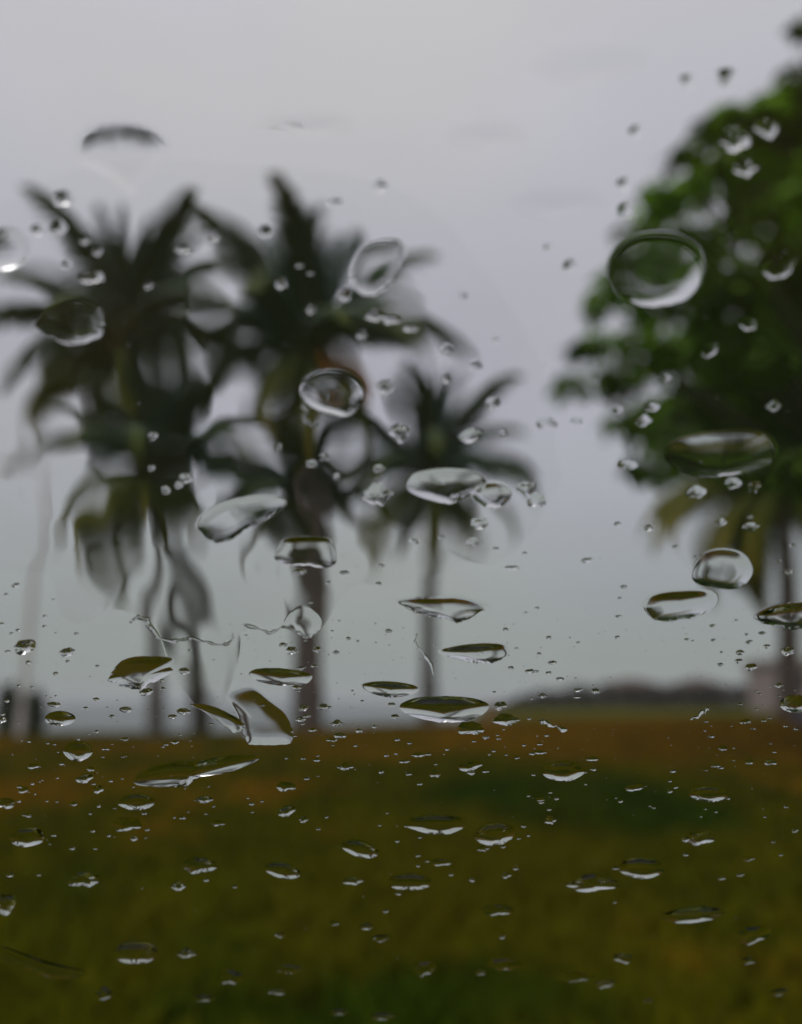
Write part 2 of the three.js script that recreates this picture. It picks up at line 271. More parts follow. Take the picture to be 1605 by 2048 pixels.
{
  const p = standAt(40, 1478, 20), o = thing('lamp_post', 'pale slender lamp post standing left of all the palms', 'lamp post', p), paint = new THREE.MeshStandardMaterial({ name: 'pale_paint', color: new THREE.Color(0.5, 0.45, 0.43), roughness: 0.6 });
  const h = at(40, 935, 20).y - p.y, lathe = (a) => new THREE.LatheGeometry(a.map(([r, y]) => new THREE.Vector2(r, y)), 20);
  mesh('pole', lathe([[0, 0], [0.1, 0], [0.1, 0.55], [0.07, 0.62], [0.055, h], [0, h]]), paint, o);
  mesh('arm', new THREE.TubeGeometry(new THREE.CatmullRomCurve3([new THREE.Vector3(0, h - 0.05, 0), new THREE.Vector3(-0.05, h + 0.25, 0), new THREE.Vector3(-0.28, h + 0.42, 0.05), new THREE.Vector3(-0.62, h + 0.45, 0.1)]), 20, 0.03, 10), paint, o);
  const head = mesh('lamp_head', lathe([[0, 0.07], [0.09, 0.06], [0.15, 0], [0.13, -0.05], [0, -0.06]]), paint, o, new THREE.Vector3(-0.7, h + 0.44, 0.11)); head.scale.set(1.6, 1, 0.8);
}
{
  const p = standAt(982, 1440, 21), o = thing('bollard', 'short reddish bollard on the bank right of the slim palm', 'bollard', p), L = (a) => new THREE.LatheGeometry(a.map(([r, y]) => new THREE.Vector2(r, y)), 20);
  mesh('post', L([[0, 0], [0.1, 0], [0.1, 0.05], [0.075, 0.07], [0.07, 0.46], [0.085, 0.47], [0.085, 0.52], [0.06, 0.57], [0, 0.585]]), new THREE.MeshStandardMaterial({ name: 'red_paint', color: new THREE.Color(0.26, 0.09, 0.055), roughness: 0.7 }), o);
  mesh('band', new THREE.CylinderGeometry(0.076, 0.078, 0.07, 20), new THREE.MeshStandardMaterial({ name: 'pale_band', color: new THREE.Color(0.45, 0.33, 0.28), roughness: 0.6 }), o, new THREE.Vector3(0, 0.36, 0));
}
{
  const p = standAt(1606, 1452, 17), o = thing('drum', 'dark blue plastic drum standing at the right edge of the frame', 'drum', p), blue = new THREE.MeshStandardMaterial({ name: 'blue_plastic', color: new THREE.Color(0.012, 0.022, 0.09), roughness: 0.45 });
  mesh('body', new THREE.LatheGeometry([[0, 0], [0.12, 0], [0.13, 0.02], [0.13, 0.1], [0.14, 0.11], [0.14, 0.13], [0.13, 0.14], [0.13, 0.26], [0.11, 0.29], [0, 0.29]].map(([r, y]) => new THREE.Vector2(r, y)), 28), blue, o);
  mesh('lid', new THREE.CylinderGeometry(0.115, 0.12, 0.03, 28), blue, o, new THREE.Vector3(0, 0.305, 0));
}
function house(name, label, p, w, h, d, wallColor, roofColor, hip, nWin, turn) {
  const o = thing(name, label, 'house', p); o.rotation.y = turn;
  const wall = new THREE.MeshStandardMaterial({ name: 'render_wall', color: new THREE.Color(...wallColor), roughness: 0.9 }), roof = new THREE.MeshStandardMaterial({ name: 'roof', color: new THREE.Color(...roofColor), roughness: 0.85 }), white = new THREE.MeshStandardMaterial({ name: 'window_frame', color: new THREE.Color(0.5, 0.47, 0.45), roughness: 0.6 }), glass = new THREE.MeshStandardMaterial({ name: 'dark_glass', color: new THREE.Color(0.02, 0.025, 0.03), roughness: 0.08 });
  const box = (x, y, z, a, b, c) => new THREE.BoxGeometry(a, b, c).translate(x, y, z), T = 0.25, ww = Math.min(1.2, w / nWin * 0.5), wh = 1.1, sill = h * 0.38, gs = [box(0, h / 2, -d / 2 + T / 2, w, h, T), box(-w / 2 + T / 2, h / 2, 0, T, h, d - 2 * T), box(w / 2 - T / 2, h / 2, 0, T, h, d - 2 * T)];
  const fz = d / 2 - T / 2; gs.push(box(0, sill / 2, fz, w, sill, T), box(0, (h + sill + wh) / 2, fz, w, h - sill - wh, T));
  let x0 = -w / 2;
  for (let i = 0; i <= nWin; i++) { const c = i < nWin ? -w / 2 + w * (i + 0.5) / nWin : 0, x1 = i < nWin ? c - ww / 2 : w / 2; gs.push(box((x0 + x1) / 2, sill + wh / 2, fz, x1 - x0, wh, T)); x0 = c + ww / 2; }
  mesh('wall', mergeGeometries(gs), wall, o);
  for (let i = 0; i < nWin; i++) {
    const c = -w / 2 + w * (i + 0.5) / nWin, f = mesh('window', mergeGeometries([box(0, wh / 2 - 0.04, 0, ww, 0.08, 0.1), box(0, -wh / 2 + 0.04, 0, ww, 0.08, 0.1), box(-ww / 2 + 0.04, 0, 0, 0.08, wh - 0.16, 0.1), box(ww / 2 - 0.04, 0, 0, 0.08, wh - 0.16, 0.1), box(0, 0, 0, 0.05, wh - 0.16, 0.08)]), white, o, new THREE.Vector3(c, sill + wh / 2, fz + 0.02));
    mesh('pane', box(0, 0, -0.02, ww - 0.16, wh - 0.16, 0.02), glass, f);
  }
  if (hip) {
    const e = 0.45, a = w / 2 + e, b = d / 2 + e, r = Math.max(0.3, w / 2 - d / 2), pos = [-a, 0, b, a, 0, b, a, 0, -b, -a, 0, -b, -r, hip, 0, r, hip, 0, -a, -0.15, b, a, -0.15, b, a, -0.15, -b, -a, -0.15, -b];
    const g = geo(pos, [0, 1, 5, 0, 5, 4, 1, 2, 5, 2, 3, 4, 2, 4, 5, 3, 0, 4, 6, 7, 1, 6, 1, 0, 7, 8, 2, 7, 2, 1, 8, 9, 3, 8, 3, 2, 9, 6, 0, 9, 0, 3, 6, 9, 8, 6, 8, 7]).toNonIndexed(); g.computeVertexNormals();
    mesh('roof', g, roof, o, new THREE.Vector3(0, h + 0.151, 0));
  } else mesh('roof', box(0, 0.12, 0, w + 0.4, 0.24, d + 0.4), roof, o, new THREE.Vector3(0, h + 0.002, 0));
  return o;
}
house('house', 'distant house with a pale pinkish roof, the left of two beyond the dark trees', standAt(1265, 1415, 112), 6.2, 2.2, 4.5, [0.14, 0.1, 0.095], [0.1, 0.055, 0.05], 0.9, 3, 0.1);
house('house', 'distant house with a greyer pinkish roof, the right of two beyond the dark trees', standAt(1398, 1415, 116), 6.0, 2.3, 4.5, [0.14, 0.11, 0.1], [0.085, 0.055, 0.05], 1.0, 3, -0.15);
house('hut', 'pale pink flat-roofed hut behind the palm trunk at the right edge', standAt(1652, 1430, 44), 6.0, 2.3, 4, [0.3, 0.24, 0.23], [0.3, 0.25, 0.24], 0, 3, 0);
{ // dark belt of low trees far away on the right
  const R = mulberry(8), pos = [], idx = [], col = [];
  for (let b = 0; b < 46; b++) {
    const x = 1005 + b * 18 + R() * 14, c = standAt(x, 1415, 58 + R() * 6), w = 0.8 + R() * 0.9, h = (1.15 + R() * 0.85) * smooth(b, -3, 8);
    for (let k = 0; k < 230; k++) {
      const v = new THREE.Vector3(R() - 0.5, R() - 0.5, R() - 0.5).normalize().multiplyScalar(0.4 + 0.6 * Math.cbrt(R())), p = pos.length / 3, g = 0.6 + 0.8 * R();
      for (let q = 0; q < 4; q++) { pos.push(c.x + v.x * w + (R() - 0.5) * 0.4, c.y + Math.max(0, h * (0.5 + v.y * 0.5) + (R() - 0.5) * 0.25), c.z + v.z * w + (R() - 0.5) * 0.4); col.push(0.04 * g, 0.021 * g, 0.016 * g); }
      idx.push(p, p + 1, p + 2, p + 1, p + 3, p + 2);
    }
  }
  const t = mesh('treeline', geo(pos, idx, col), leafMat, scene); t.userData.kind = 'stuff'; tag(t, 'low dark belt of far trees along the horizon at the right', 'treeline');
}

// ---------------------------------------------------------------- the windscreen and the rain on it
const water = new THREE.MeshPhysicalMaterial({ name: 'rain_water', color: 0xffffff, roughness: 0, transmission: 1, thickness: 0.002, ior: 1.333 });
{
  const pane = mesh('windscreen', new THREE.BoxGeometry(1.35, 1.3, 0.004), new THREE.MeshPhysicalMaterial({ name: 'window_glass', color: 0xffffff, roughness: 0, transmission: 1, thickness: 0, ior: 1.5 }), scene);
  pane.position.copy(EYE).addScaledVector(OUT, GLASS_GAP - 0.0021).addScaledVector(ALONG, -0.15);
  pane.quaternion.setFromRotationMatrix(new THREE.Matrix4().makeBasis(new THREE.Vector3(1, 0, 0), ALONG, OUT.clone().negate()));
  pane.castShadow = false; tag(pane, 'clear raked windscreen covered in raindrops, filling the whole view', 'windscreen');
}
{ // the dark bonnet of the car, below the frame: the raindrops bend its darkness into their tops
  const car = thing('parked_car', 'dark bonnet of the car below the rainy windscreen, seen only through raindrops', 'car', new THREE.Vector3(0, 0, -0.5)), paint = new THREE.MeshPhysicalMaterial({ name: 'dark_paint', color: new THREE.Color(0.006, 0.006, 0.008), roughness: 0.55, specularIntensity: 0.4 }), pos = [], idx = [], NX = 40, NZ = 24;
  const skin = (k) => { for (let j = 0; j <= NZ; j++) for (let i = 0; i <= NX; i++) { const u = i / NX * 2 - 1, v = j / NZ; pos.push(u * (0.78 - 0.1 * v * v), 0.73 - 0.05 * v - 0.16 * v ** 6 - 0.05 * u ** 4 + 0.012 * Math.exp(-(((Math.abs(u) - 0.6) * 9) ** 2)) - k, -0.2 - v * 0.92 + 0.06 * u * u); } };
  skin(0); skin(0.02); const L = (NX + 1) * (NZ + 1);
  for (let j = 0; j < NZ; j++) for (let i = 0; i < NX; i++) { const p = j * (NX + 1) + i, q = p + NX + 1; idx.push(p, p + 1, q, p + 1, q + 1, q, L + p, L + q, L + p + 1, L + p + 1, L + q, L + q + 1); }
  mesh('bonnet', geo(pos, idx), paint, car);
  mesh('scuttle', new THREE.BoxGeometry(1.5, 0.03, 0.1), new THREE.MeshStandardMaterial({ name: 'black_plastic', color: 0x0a0a0a, roughness: 0.9 }), car, new THREE.Vector3(0, 0.715, -0.14));
}
// A body of water standing on the outer face. outline: image points; peak: image point of its thickest place; high: metres; flat: how plateau-like; ripple: metres
let layer = 0;
function waterShape(outline, peak, high, { flat = 2, ripple = 0, wave = 0.006, waveY = 0, fade = 0, zig = 0, bend = 0.004, segs = 72, rings = 14, jag = 0, seed = 1, slopeX = 0, slopeY = 0, soft = 0.5, tight = false } = {}) {
  const o = onGlass(...peak), flatOf = (p) => { const q = p.clone().sub(o); return [q.x, q.dot(ALONG)]; };
  let rim;
  if (tight) rim = outline.map((p) => flatOf(onGlass(...p)));
  else {
    const curve = new THREE.CatmullRomCurve3(outline.map((p) => { const [a, b] = flatOf(onGlass(...p)); return new THREE.Vector3(a, b, 0); }), true, 'catmullrom', 0.5);
    rim = curve.getSpacedPoints(segs).slice(0, segs).map((p) => [p.x, p.y]);
  }
  let area = 0; rim.forEach(([x, y], i) => { const [a, b] = rim[(i + 1) % rim.length]; area += x * b - a * y; }); if (area < 0) rim.reverse();
  const n = rim.length, pos = [], idx = [], lift = 0.00004 + 0.000004 * (layer++ % 40);
  const torn = rim.map(([x, y], i) => { const r = Math.hypot(x, y) + 1e-9, k = jag / r * fbm(i / n * 41, seed, 3, 3) * (y < 0 ? 1.8 : 0.5); return [x * k, y * k]; });   // only the very rim is ragged
  const put = (x, y, h) => pos.push(x * 1 + OUT.x * h, ALONG.y * y + OUT.y * h, ALONG.z * y + OUT.z * h);
  const top = (x, y, t) => { // gentle towards the upper rim, steep where the weight of the water hangs
    const up = 0.5 + 0.5 * y / (Math.hypot(x, y) + 1e-9), e = Math.pow(1 - Math.pow(t, flat + (1 - up) * 1.2 - up * 0.4), 1 + soft * (0.15 + 1.0 * up) + fade); return lift + e * Math.max(high * 0.15, high * (1 + slopeX * x + slopeY * y) + zig * x * Math.sin(y / bend + seed) + ripple * fbm(x / wave + seed * 7, y / (waveY || wave), seed, 2) * 1.6); };
  put(0, 0, top(0, 0, 0));
  for (let k = 1; k <= rings; k++) { const t = 1 - Math.pow(1 - k / rings, 1.5); const r8 = t ** 9; rim.forEach(([x, y], i) => put(x * t + torn[i][0] * r8, y * t + torn[i][1] * r8, top(x * t, y * t, t))); }
  for (let j = 0; j < n; j++) {
    const j2 = (j + 1) % n; idx.push(0, 1 + j2, 1 + j);
    for (let k = 1; k < rings; k++) { const a = 1 + (k - 1) * n, b = 1 + k * n; idx.push(a + j, a + j2, b + j, a + j2, b + j2, b + j); }
  }
  const bot = pos.length / 3; put(0, 0, lift); rim.forEach(([x, y], i) => put(x + torn[i][0], y + torn[i][1], lift - 0.000003));
  for (let j = 0; j < n; j++) idx.push(bot, bot + 1 + j, bot + 1 + (j + 1) % n);
  const g = geo(pos, idx); // orient outwards: the enclosed volume must be positive
  let vol = 0; const A = new THREE.Vector3(), B = new THREE.Vector3(), C = new THREE.Vector3(), P = g.attributes.position;
  for (let i = 0; i < idx.length; i += 3) vol += A.fromBufferAttribute(P, idx[i]).dot(B.fromBufferAttribute(P, idx[i + 1]).cross(C.fromBufferAttribute(P, idx[i + 2])));
  if (vol < 0) { for (let i = 0; i < idx.length; i += 3) [idx[i + 1], idx[i + 2]] = [idx[i + 2], idx[i + 1]]; g.setIndex(idx); g.computeVertexNormals(); }
  return { g, p: o.add(EYE) };
}
// a narrow winding bead of water along image points, of uneven width (image pixels)
function trackShape(points, width, high, seed) {
  const curve = new THREE.CatmullRomCurve3(points.map(([x, y]) => new THREE.Vector3(x, y, 0))), n = points.length * 14, M = 8, o = onGlass(...points[0]), pos = [], idx = [], lift = 0.00006 + 0.000004 * (layer++ % 30), T = new THREE.Vector3();
  for (let i = 0; i <= n; i++) {
    const t = i / n, c = curve.getPoint(t); curve.getTangent(t, T);
    const cap = Math.min(1, 0.12 + Math.sqrt(Math.min(t, 1 - t) * 9)), w = width / 2 * cap * Math.max(0.3, 1 + 1.2 * fbm(t * n / 11, seed, 2, 3)), x = c.x + width * 0.5 * noise(t * n / 9, seed + 3), y = c.y + width * 0.4 * noise(t * n / 8, seed + 7);
    for (let k = 0; k <= M; k++) { const a = k / M * 2 - 1, p = onGlass(x - T.y * w * a, y + T.x * w * a).sub(o).addScaledVector(OUT, lift + high * cap * (w / width * 2) * (1 - a * a)); pos.push(p.x, p.y, p.z); }
    for (const a of [-1, 1]) { const p = onGlass(x - T.y * w * a, y + T.x * w * a).sub(o).addScaledVector(OUT, lift - 0.000003); pos.push(p.x, p.y, p.z); }
  }
  const S = M + 3;
  for (let i = 0; i < n; i++) { const a = i * S, b = a + S; for (let k = 0; k < M; k++) idx.push(a + k, b + k, a + k + 1, a + k + 1, b + k, b + k + 1); idx.push(a + M + 1, a + M + 2, b + M + 1, a + M + 2, b + M + 2, b + M + 1); }
  const g = geo(pos, idx), A = new THREE.Vector3(), B = new THREE.Vector3(), C = new THREE.Vector3(), P = g.attributes.position;
  A.fromBufferAttribute(g.attributes.normal, (n >> 1) * S + (M >> 1)); if (A.dot(OUT) < 0) { for (let i = 0; i < idx.length; i += 3) [idx[i + 1], idx[i + 2]] = [idx[i + 2], idx[i + 1]]; g.setIndex(idx); g.computeVertexNormals(); }
  return { g, p: o.add(EYE) };
}
const dropMesh = (name, s) => { const m = mesh(name, s.g, water, scene, s.p); m.castShadow = false; return m; };
// an uneven oval, pulled down by its weight
function ovalRim(x, y, w, h, seed, wild = 0.12, n = 28) {
  const R = mulberry(seed), p = R() * 9, turn = (R() - 0.5) * 0.25, out = [];
  for (let i = 0; i < n; i++) { const a = i / n * 2 * Math.PI, k = 1 + wild * (noise(Math.cos(a) * 1.3 + p, Math.sin(a) * 1.3, p) + 0.5 * noise(Math.cos(a) * 3 + p, Math.sin(a) * 3, p + 5)), cx = Math.cos(a) * k, cy = Math.sin(a) * k; out.push([x + w / 2 * (cx * Math.cos(turn) - cy * Math.sin(turn) * 0.6), y + h / 2 * (cy * Math.cos(turn) + cx * Math.sin(turn) * 0.6)]); }
  return out;
}
const metresPerPx = (y) => onGlass(802, y).length() / F;
const LANDMARKS = [];
// ==== WATER BODIES
function film(label, outline, peak, high, o = {}) {
  const m = dropMesh('water_film', waterShape(outline, peak, high, { flat: 4.5, soft: 0.9, segs: 150, rings: 34, jag: 0.0003, seed: outline[0][0] % 17, ...o }));
  tag(m, label, 'water film'); return m;
}
function bigDrop(key, label, outline, peak, o = {}) {
  const xs = outline.map((p) => p[0]), ys = outline.map((p) => p[1]), w = Math.max(...xs) - Math.min(...xs), h = Math.max(...ys) - Math.min(...ys), mp = metresPerPx(peak[1]);
  const yb = Math.max(...ys); peak = [peak[0], peak[1] + (yb - peak[1]) * (o.sink ?? 0.25)];
  const m = dropMesh('raindrop', waterShape(outline, peak, o.high ?? Math.min(0.0016, h * mp * 0.15), { flat: 3, segs: 110, rings: 26, jag: 0.00012, seed: w % 13, ripple: 0.00003, ...o }));
  tag(m, label, 'raindrop', 'raindrops on the windscreen'); LANDMARKS.push([key, (Math.max(...xs) + Math.min(...xs)) / 2, (Math.max(...ys) + Math.min(...ys)) / 2, w]); return m;
}
const oval = (x, y, w, h, s = 1, wild = 0.1) => ovalRim(x, y, w, h, s, wild, 24);

// sheets of water run together
film('broad wavy sheet of running water over the left and middle palms, ragged below', [[-120, 700], [-60, 480], [150, 340], [480, 330], [800, 380], [980, 560], [1090, 760], [1110, 960], [1060, 1080], [990, 1130], [940, 1130], [860, 1160], [780, 1176], [690, 1190], [650, 1250], [612, 1270], [580, 1252], [540, 1264], [496, 1256], [472, 1340], [442, 1416], [392, 1418], [350, 1340], [322, 1277], [302, 1250], [270, 1234], [220, 1226], [162, 1248], [124, 1226], [110, 1150], [50, 1140], [-40, 1120], [-110, 950]], [430, 900], 0.0002, { flat: 6, soft: 1.2, ripple: 0.00024, wave: 0.012, waveY: 0.02, segs: 330, rings: 90, jag: 0.0016, seed: 3 });
film('wavy sheet of running water over the big leafy tree at the right', [[1190, 620], [1240, 420], [1400, 240], [1600, 160], [1720, 400], [1720, 900], [1640, 1150], [1500, 1170], [1380, 1140], [1290, 1000], [1210, 820]], [1470, 760], 0.00013, { flat: 4, soft: 1, fade: 0.9, ripple: 0.00012, wave: 0.014, waveY: 0.02, segs: 220, rings: 60, jag: 0, seed: 5 });
const TRACKS = [
  ['ragged bead of water edging the wet sheet between the two left trunks', [[262, 1240], [278, 1234], [296, 1240], [302, 1256], [320, 1274], [350, 1282], [380, 1278], [412, 1284], [440, 1290], [462, 1284], [470, 1268]], 7, 0.0004],
  ['ragged bead of water running left from the middle trunk', [[482, 1250], [510, 1258], [540, 1264], [566, 1256], [590, 1262], [606, 1274], [622, 1268]], 6, 0.0003],
  ['fine trickle of water down the slim trunk to the great flat drop', [[836, 1266], [832, 1284], [846, 1304], [862, 1326], [870, 1352]], 4.5, 0.0003],
  ['short trickle of water hanging from the ringed drop', [[606, 806], [612, 822], [606, 838], [618, 850], [640, 852]], 9, 0.0004],
  ['short bright bead of water on the brown turf edge right of the bollard', [[1080, 1440], [1092, 1448], [1110, 1453], [1126, 1458], [1134, 1457]], 8, 0.0007],
  ['short bright bead of water slanting up across the dark treeline', [[1382, 1438], [1396, 1432], [1410, 1424], [1420, 1418]], 6, 0.0006],
];
TRACKS.forEach(([label, points, width, high], i) => tag(dropMesh('water_trickle', trackShape(points, width, high * (width > 14 ? 0.3 : 0.42), i * 5 + 2)), label, 'water trickle'));
[['first', 1180, 130, 240, 70], ['x', 985, 270, 170, 60], ['x', 1110, 405, 190, 60], ['x', 620, 250, 200, 50]].forEach(([, x, y, w, h], i) => film(['faint wide water smudge at the top of the sky, nearest the upper right corner', 'faint water smudge in the sky above the slim palm', 'faint water smudge in the sky just left of the leafy tree', 'faint water smudge in the sky right of the blurred sky drop'][i], ovalRim(x, y, w, h, 40 + i, 0.25, 24), [x, y + h * 0.2], 0.00022, { flat: 2.2, fade: 1.6, ripple: 0.00002, wave: 0.01, segs: 80, rings: 24, jag: 0 }));
film('curl of water hooked round the middle trunk below the barrel-shaped drop', [[566, 1252], [580, 1226], [606, 1210], [634, 1226], [646, 1248], [634, 1266], [612, 1276], [590, 1262]], [606, 1244], 0.0003, { flat: 3 });
film('long bowed streak of water between the two left trunks and the low middle crown', [[392, 1052], [412, 1022], [450, 1002], [510, 990], [560, 994], [574, 1008], [540, 1036], [490, 1062], [450, 1084], [418, 1080]], [480, 1032], 0.00055, { flat: 4, ripple: 0.00005, wave: 0.005 });
film('pale tongue of water pointing down to the right below the leaning trunk', [[380, 1410], [404, 1408], [440, 1418], [480, 1440], [490, 1458], [466, 1465], [432, 1441], [402, 1420]], [446, 1442], 0.00045, { flat: 3.5 });
film('sheet of water with a bright straight lower rim left of the middle trunk foot', [[456, 1390], [500, 1374], [540, 1402], [574, 1432], [586, 1470], [574, 1488], [530, 1492], [500, 1488], [486, 1470], [474, 1430]], [528, 1450], 0.00050, { flat: 4 });
film('dim curved streak of water in the lower left corner over dark grass', [[-14, 1888], [30, 1900], [80, 1918], [140, 1934], [172, 1944], [160, 1956], [110, 1958], [60, 1942], [0, 1916]], [96, 1936], 0.00060, { flat: 3 });

// single large drops
bigDrop('the blurred sky drop', 'blurred triangular raindrop with a brown sliver, alone in the sky above the left palm', [[148, 278], [190, 246], [260, 240], [320, 264], [344, 302], [302, 352], [265, 390], [218, 356], [152, 322]], [240, 318], { high: 0.00115, soft: 0.6, sink: 0.1 });
bigDrop('the round edge drop', 'round bright raindrop cut by the left edge of the frame', oval(8, 498, 108, 86, 3, 0.05), [8, 505]);
bigDrop('the pale crown drop', 'large pale raindrop holding sky, beside the top of the middle palm', [[702, 528], [722, 496], [762, 480], [802, 482], [812, 514], [792, 556], [752, 590], [716, 584], [700, 556]], [752, 540], { high: 0.0003, flat: 5, sink: 0 });
bigDrop('the huge tree drop', 'huge round raindrop with green top and pale crescent, left in the leafy tree', [[1213, 530], [1238, 486], [1290, 462], [1360, 466], [1405, 500], [1404, 560], [1370, 600], [1310, 614], [1254, 602], [1222, 572]], [1318, 556], { high: 0.00115, soft: 0.6, sink: 0.15, ripple: 0.00004, wave: 0.005 });
bigDrop('the dish-shaped drop', 'wide dish-shaped raindrop with ringed upper rim below the leafy tree crown', [[1328, 905], [1350, 880], [1410, 864], [1480, 858], [1540, 868], [1558, 900], [1540, 930], [1470, 950], [1390, 952], [1346, 932]], [1448, 918], { high: 0.00127, ripple: 0.00005, wave: 0.004 });
bigDrop('the ringed drop', 'ringed oval raindrop just below the orange dead frond of the middle palm', [[600, 766], [622, 744], [660, 736], [700, 742], [728, 770], [724, 806], [700, 832], [660, 828], [620, 812], [602, 792]], [664, 792], { high: 0.00115, ripple: 0.00006, wave: 0.0035 });
bigDrop('the slim crown drop', 'wide oval raindrop over the crown centre of the slim palm', [[812, 968], [830, 946], [880, 936], [940, 940], [970, 956], [968, 980], [930, 996], [900, 1008], [860, 1000], [822, 986]], [888, 976], { high: 0.00115, ripple: 0.00008 });
bigDrop('the bright oval drop', 'bright oval raindrop touching the right end of the drop on the slim palm crown', [[942, 984], [970, 966], [1004, 966], [1024, 986], [1012, 1008], [985, 1018], [956, 1006]], [984, 994], { high: 0.00105 });
bigDrop('the arched drop', 'broad arched raindrop with thin bright upper rim over the left palm crown', [[72, 642], [116, 608], [170, 598], [206, 618], [208, 662], [188, 680], [140, 690], [92, 670]], [146, 652], { high: 0.0005, soft: 0.4, ripple: 0.00008, wave: 0.004, sink: 0 });
bigDrop('the barrel-shaped drop', 'barrel-shaped raindrop lying across the middle palm trunk', [[556, 1092], [570, 1078], [610, 1073], [656, 1076], [671, 1092], [673, 1126], [650, 1136], [610, 1132], [570, 1130], [548, 1114]], [612, 1110], { high: 0.00105, flat: 4.5 });
bigDrop('the pale jagged drop', 'flat pale raindrop with jagged dark lower edge right of the slim palm trunk', [[788, 1200], [850, 1192], [920, 1190], [984, 1212], [966, 1226], [922, 1246], [880, 1236], [832, 1226], [806, 1214]], [890, 1218], { high: 0.0007, jag: 0.0007, soft: 1.6 });
bigDrop('the brown-eyed drop', 'long flat raindrop with brown eye right of the slim palm trunk, above the sea', [[880, 1300], [930, 1288], [980, 1285], [1016, 1292], [1020, 1312], [990, 1326], [960, 1328], [920, 1320], [886, 1312]], [952, 1310], { high: 0.001, jag: 0.0006, soft: 1.4 });
bigDrop('the leaf-shaped drop', 'leaf-shaped brown raindrop with split tail between the two left trunks and the frame edge', [[218, 1356], [244, 1322], [288, 1313], [345, 1317], [342, 1334], [346, 1344], [316, 1362], [284, 1378], [250, 1376], [226, 1366]], [282, 1348], { high: 0.0013, flat: 2.2, jag: 0.0004, soft: 0.2, sink: 0.4 });
bigDrop('the long brown drop', 'long brown raindrop with white underside touching the left side of the middle trunk', [[498, 1350], [512, 1339], [560, 1337], [614, 1346], [624, 1358], [606, 1370], [560, 1372], [518, 1364]], [562, 1358], { high: 0.0009, flat: 2.2, jag: 0.0002, soft: 0.2, sink: 0.4 });
bigDrop('the brown lens drop', 'lens-shaped brown raindrop with faint tail just left of the slim palm foot', [[722, 1372], [748, 1364], [790, 1364], [830, 1372], [838, 1382], [816, 1392], [780, 1396], [744, 1388]], [782, 1382], { high: 0.0009, flat: 2.2, soft: 0.6, sink: 0.2 });
bigDrop('the great flat drop', 'largest flat raindrop with olive top and white lower rim at the slim palm foot', [[800, 1412], [820, 1400], [860, 1394], [920, 1394], [964, 1402], [978, 1412], [966, 1430], [930, 1444], [886, 1446], [840, 1438], [808, 1426]], [888, 1424], { high: 0.0017, flat: 2.2, jag: 0.0003, soft: 0.1, sink: 0.5 });
bigDrop('the hanging round drop', 'round clear raindrop hanging on the fronds of the palm at the right edge', [[1384, 1150], [1400, 1112], [1440, 1097], [1486, 1106], [1506, 1136], [1500, 1160], [1474, 1178], [1430, 1176], [1396, 1168]], [1446, 1150], { high: 0.00099, flat: 4 });
bigDrop('the red-eyed drop', 'flat raindrop with a small reddish eye left of the right-hand palm trunk', [[1280, 1212], [1300, 1190], [1350, 1178], [1410, 1178], [1437, 1190], [1432, 1214], [1400, 1234], [1350, 1242], [1312, 1242], [1290, 1228]], [1356, 1214], { high: 0.0009, jag: 0.0003, soft: 1.8, sink: 0 });
bigDrop('the dark ragged drop', 'dark flat raindrop with ragged underside cut by the right edge over the palm trunk', [[1508, 1234], [1530, 1218], [1570, 1206], [1630, 1204], [1650, 1230], [1620, 1256], [1570, 1258], [1530, 1248]], [1582, 1234], { high: 0.0011, jag: 0.0006, soft: 1.2 });
bigDrop('the egg-shaped drop', 'egg-shaped raindrop with dark upper half right of the lamp post foot', oval(120, 1438, 62, 30, 4, 0.05), [120, 1443], { high: 0.0008, flat: 2.1, soft: 0.1, sink: 0.4 });
bigDrop('the long crooked drop', 'long crooked raindrop with dark green top and bright lower rim on the left grass', [[265, 1560], [290, 1540], [340, 1524], [400, 1522], [440, 1514], [480, 1510], [520, 1514], [504, 1528], [456, 1546], [400, 1556], [376, 1570], [350, 1576], [300, 1574], [274, 1570]], [372, 1546], { high: 0.001, flat: 2.4, jag: 0.0003, soft: 0.3, sink: 0.4 });
bigDrop('the leaning dark drop', 'dark leaf-shaped raindrop slanting down to the right on the middle grass', [[680, 1692], [700, 1680], [730, 1684], [758, 1702], [756, 1712], [736, 1718], [704, 1710]], [722, 1702]);
bigDrop('the domed dark drop', 'domed dark raindrop with flat pale base low on the left grass', oval(272, 1906, 96, 46, 5, 0.06), [272, 1913], { high: 0.0012 });
bigDrop('the wide white-rimmed drop', 'wide shallow raindrop with thin white lower rim on the grass below the slim palm', oval(873, 1648, 124, 40, 6, 0.1), [873, 1655], { jag: 0.0002 });
bigDrop('the wavy-rimmed drop', 'raindrop with dark crown and wavy white rim on the grass right of centre', oval(991, 1667, 86, 46, 7, 0.12), [991, 1674], { jag: 0.0002 });
bigDrop('the broad bright drop', 'broad raindrop with bright white base on green turf below the bollard', oval(1128, 1542, 84, 40, 9, 0.08), [1128, 1548], { jag: 0.00015 });
bigDrop('the long bright drop', 'long thin bright raindrop high on the right-hand grass', oval(1418, 1588, 76, 32, 10, 0.08), [1418, 1593], { jag: 0.00015 });
bigDrop('the long low drop', 'long raindrop with dark top and straight white base low on the right-hand grass', oval(1283, 1735, 96, 44, 11, 0.08), [1283, 1742]);
bigDrop('the black-crowned drop', 'black-crowned raindrop with short white base on the grass below the crooked drop', [[526, 1736], [546, 1724], [576, 1726], [600, 1742], [602, 1752], [580, 1758], [548, 1752]], [568, 1745]);
bigDrop('the smiling drop', 'smile-shaped raindrop in mid grass below the crooked drop', oval(273, 1604, 76, 34, 12, 0.08), [273, 1610]);
bigDrop('the crescent drop', 'white crescent raindrop at the brown turf edge below the egg-shaped drop', oval(156, 1502, 60, 40, 13, 0.06), [156, 1509]);
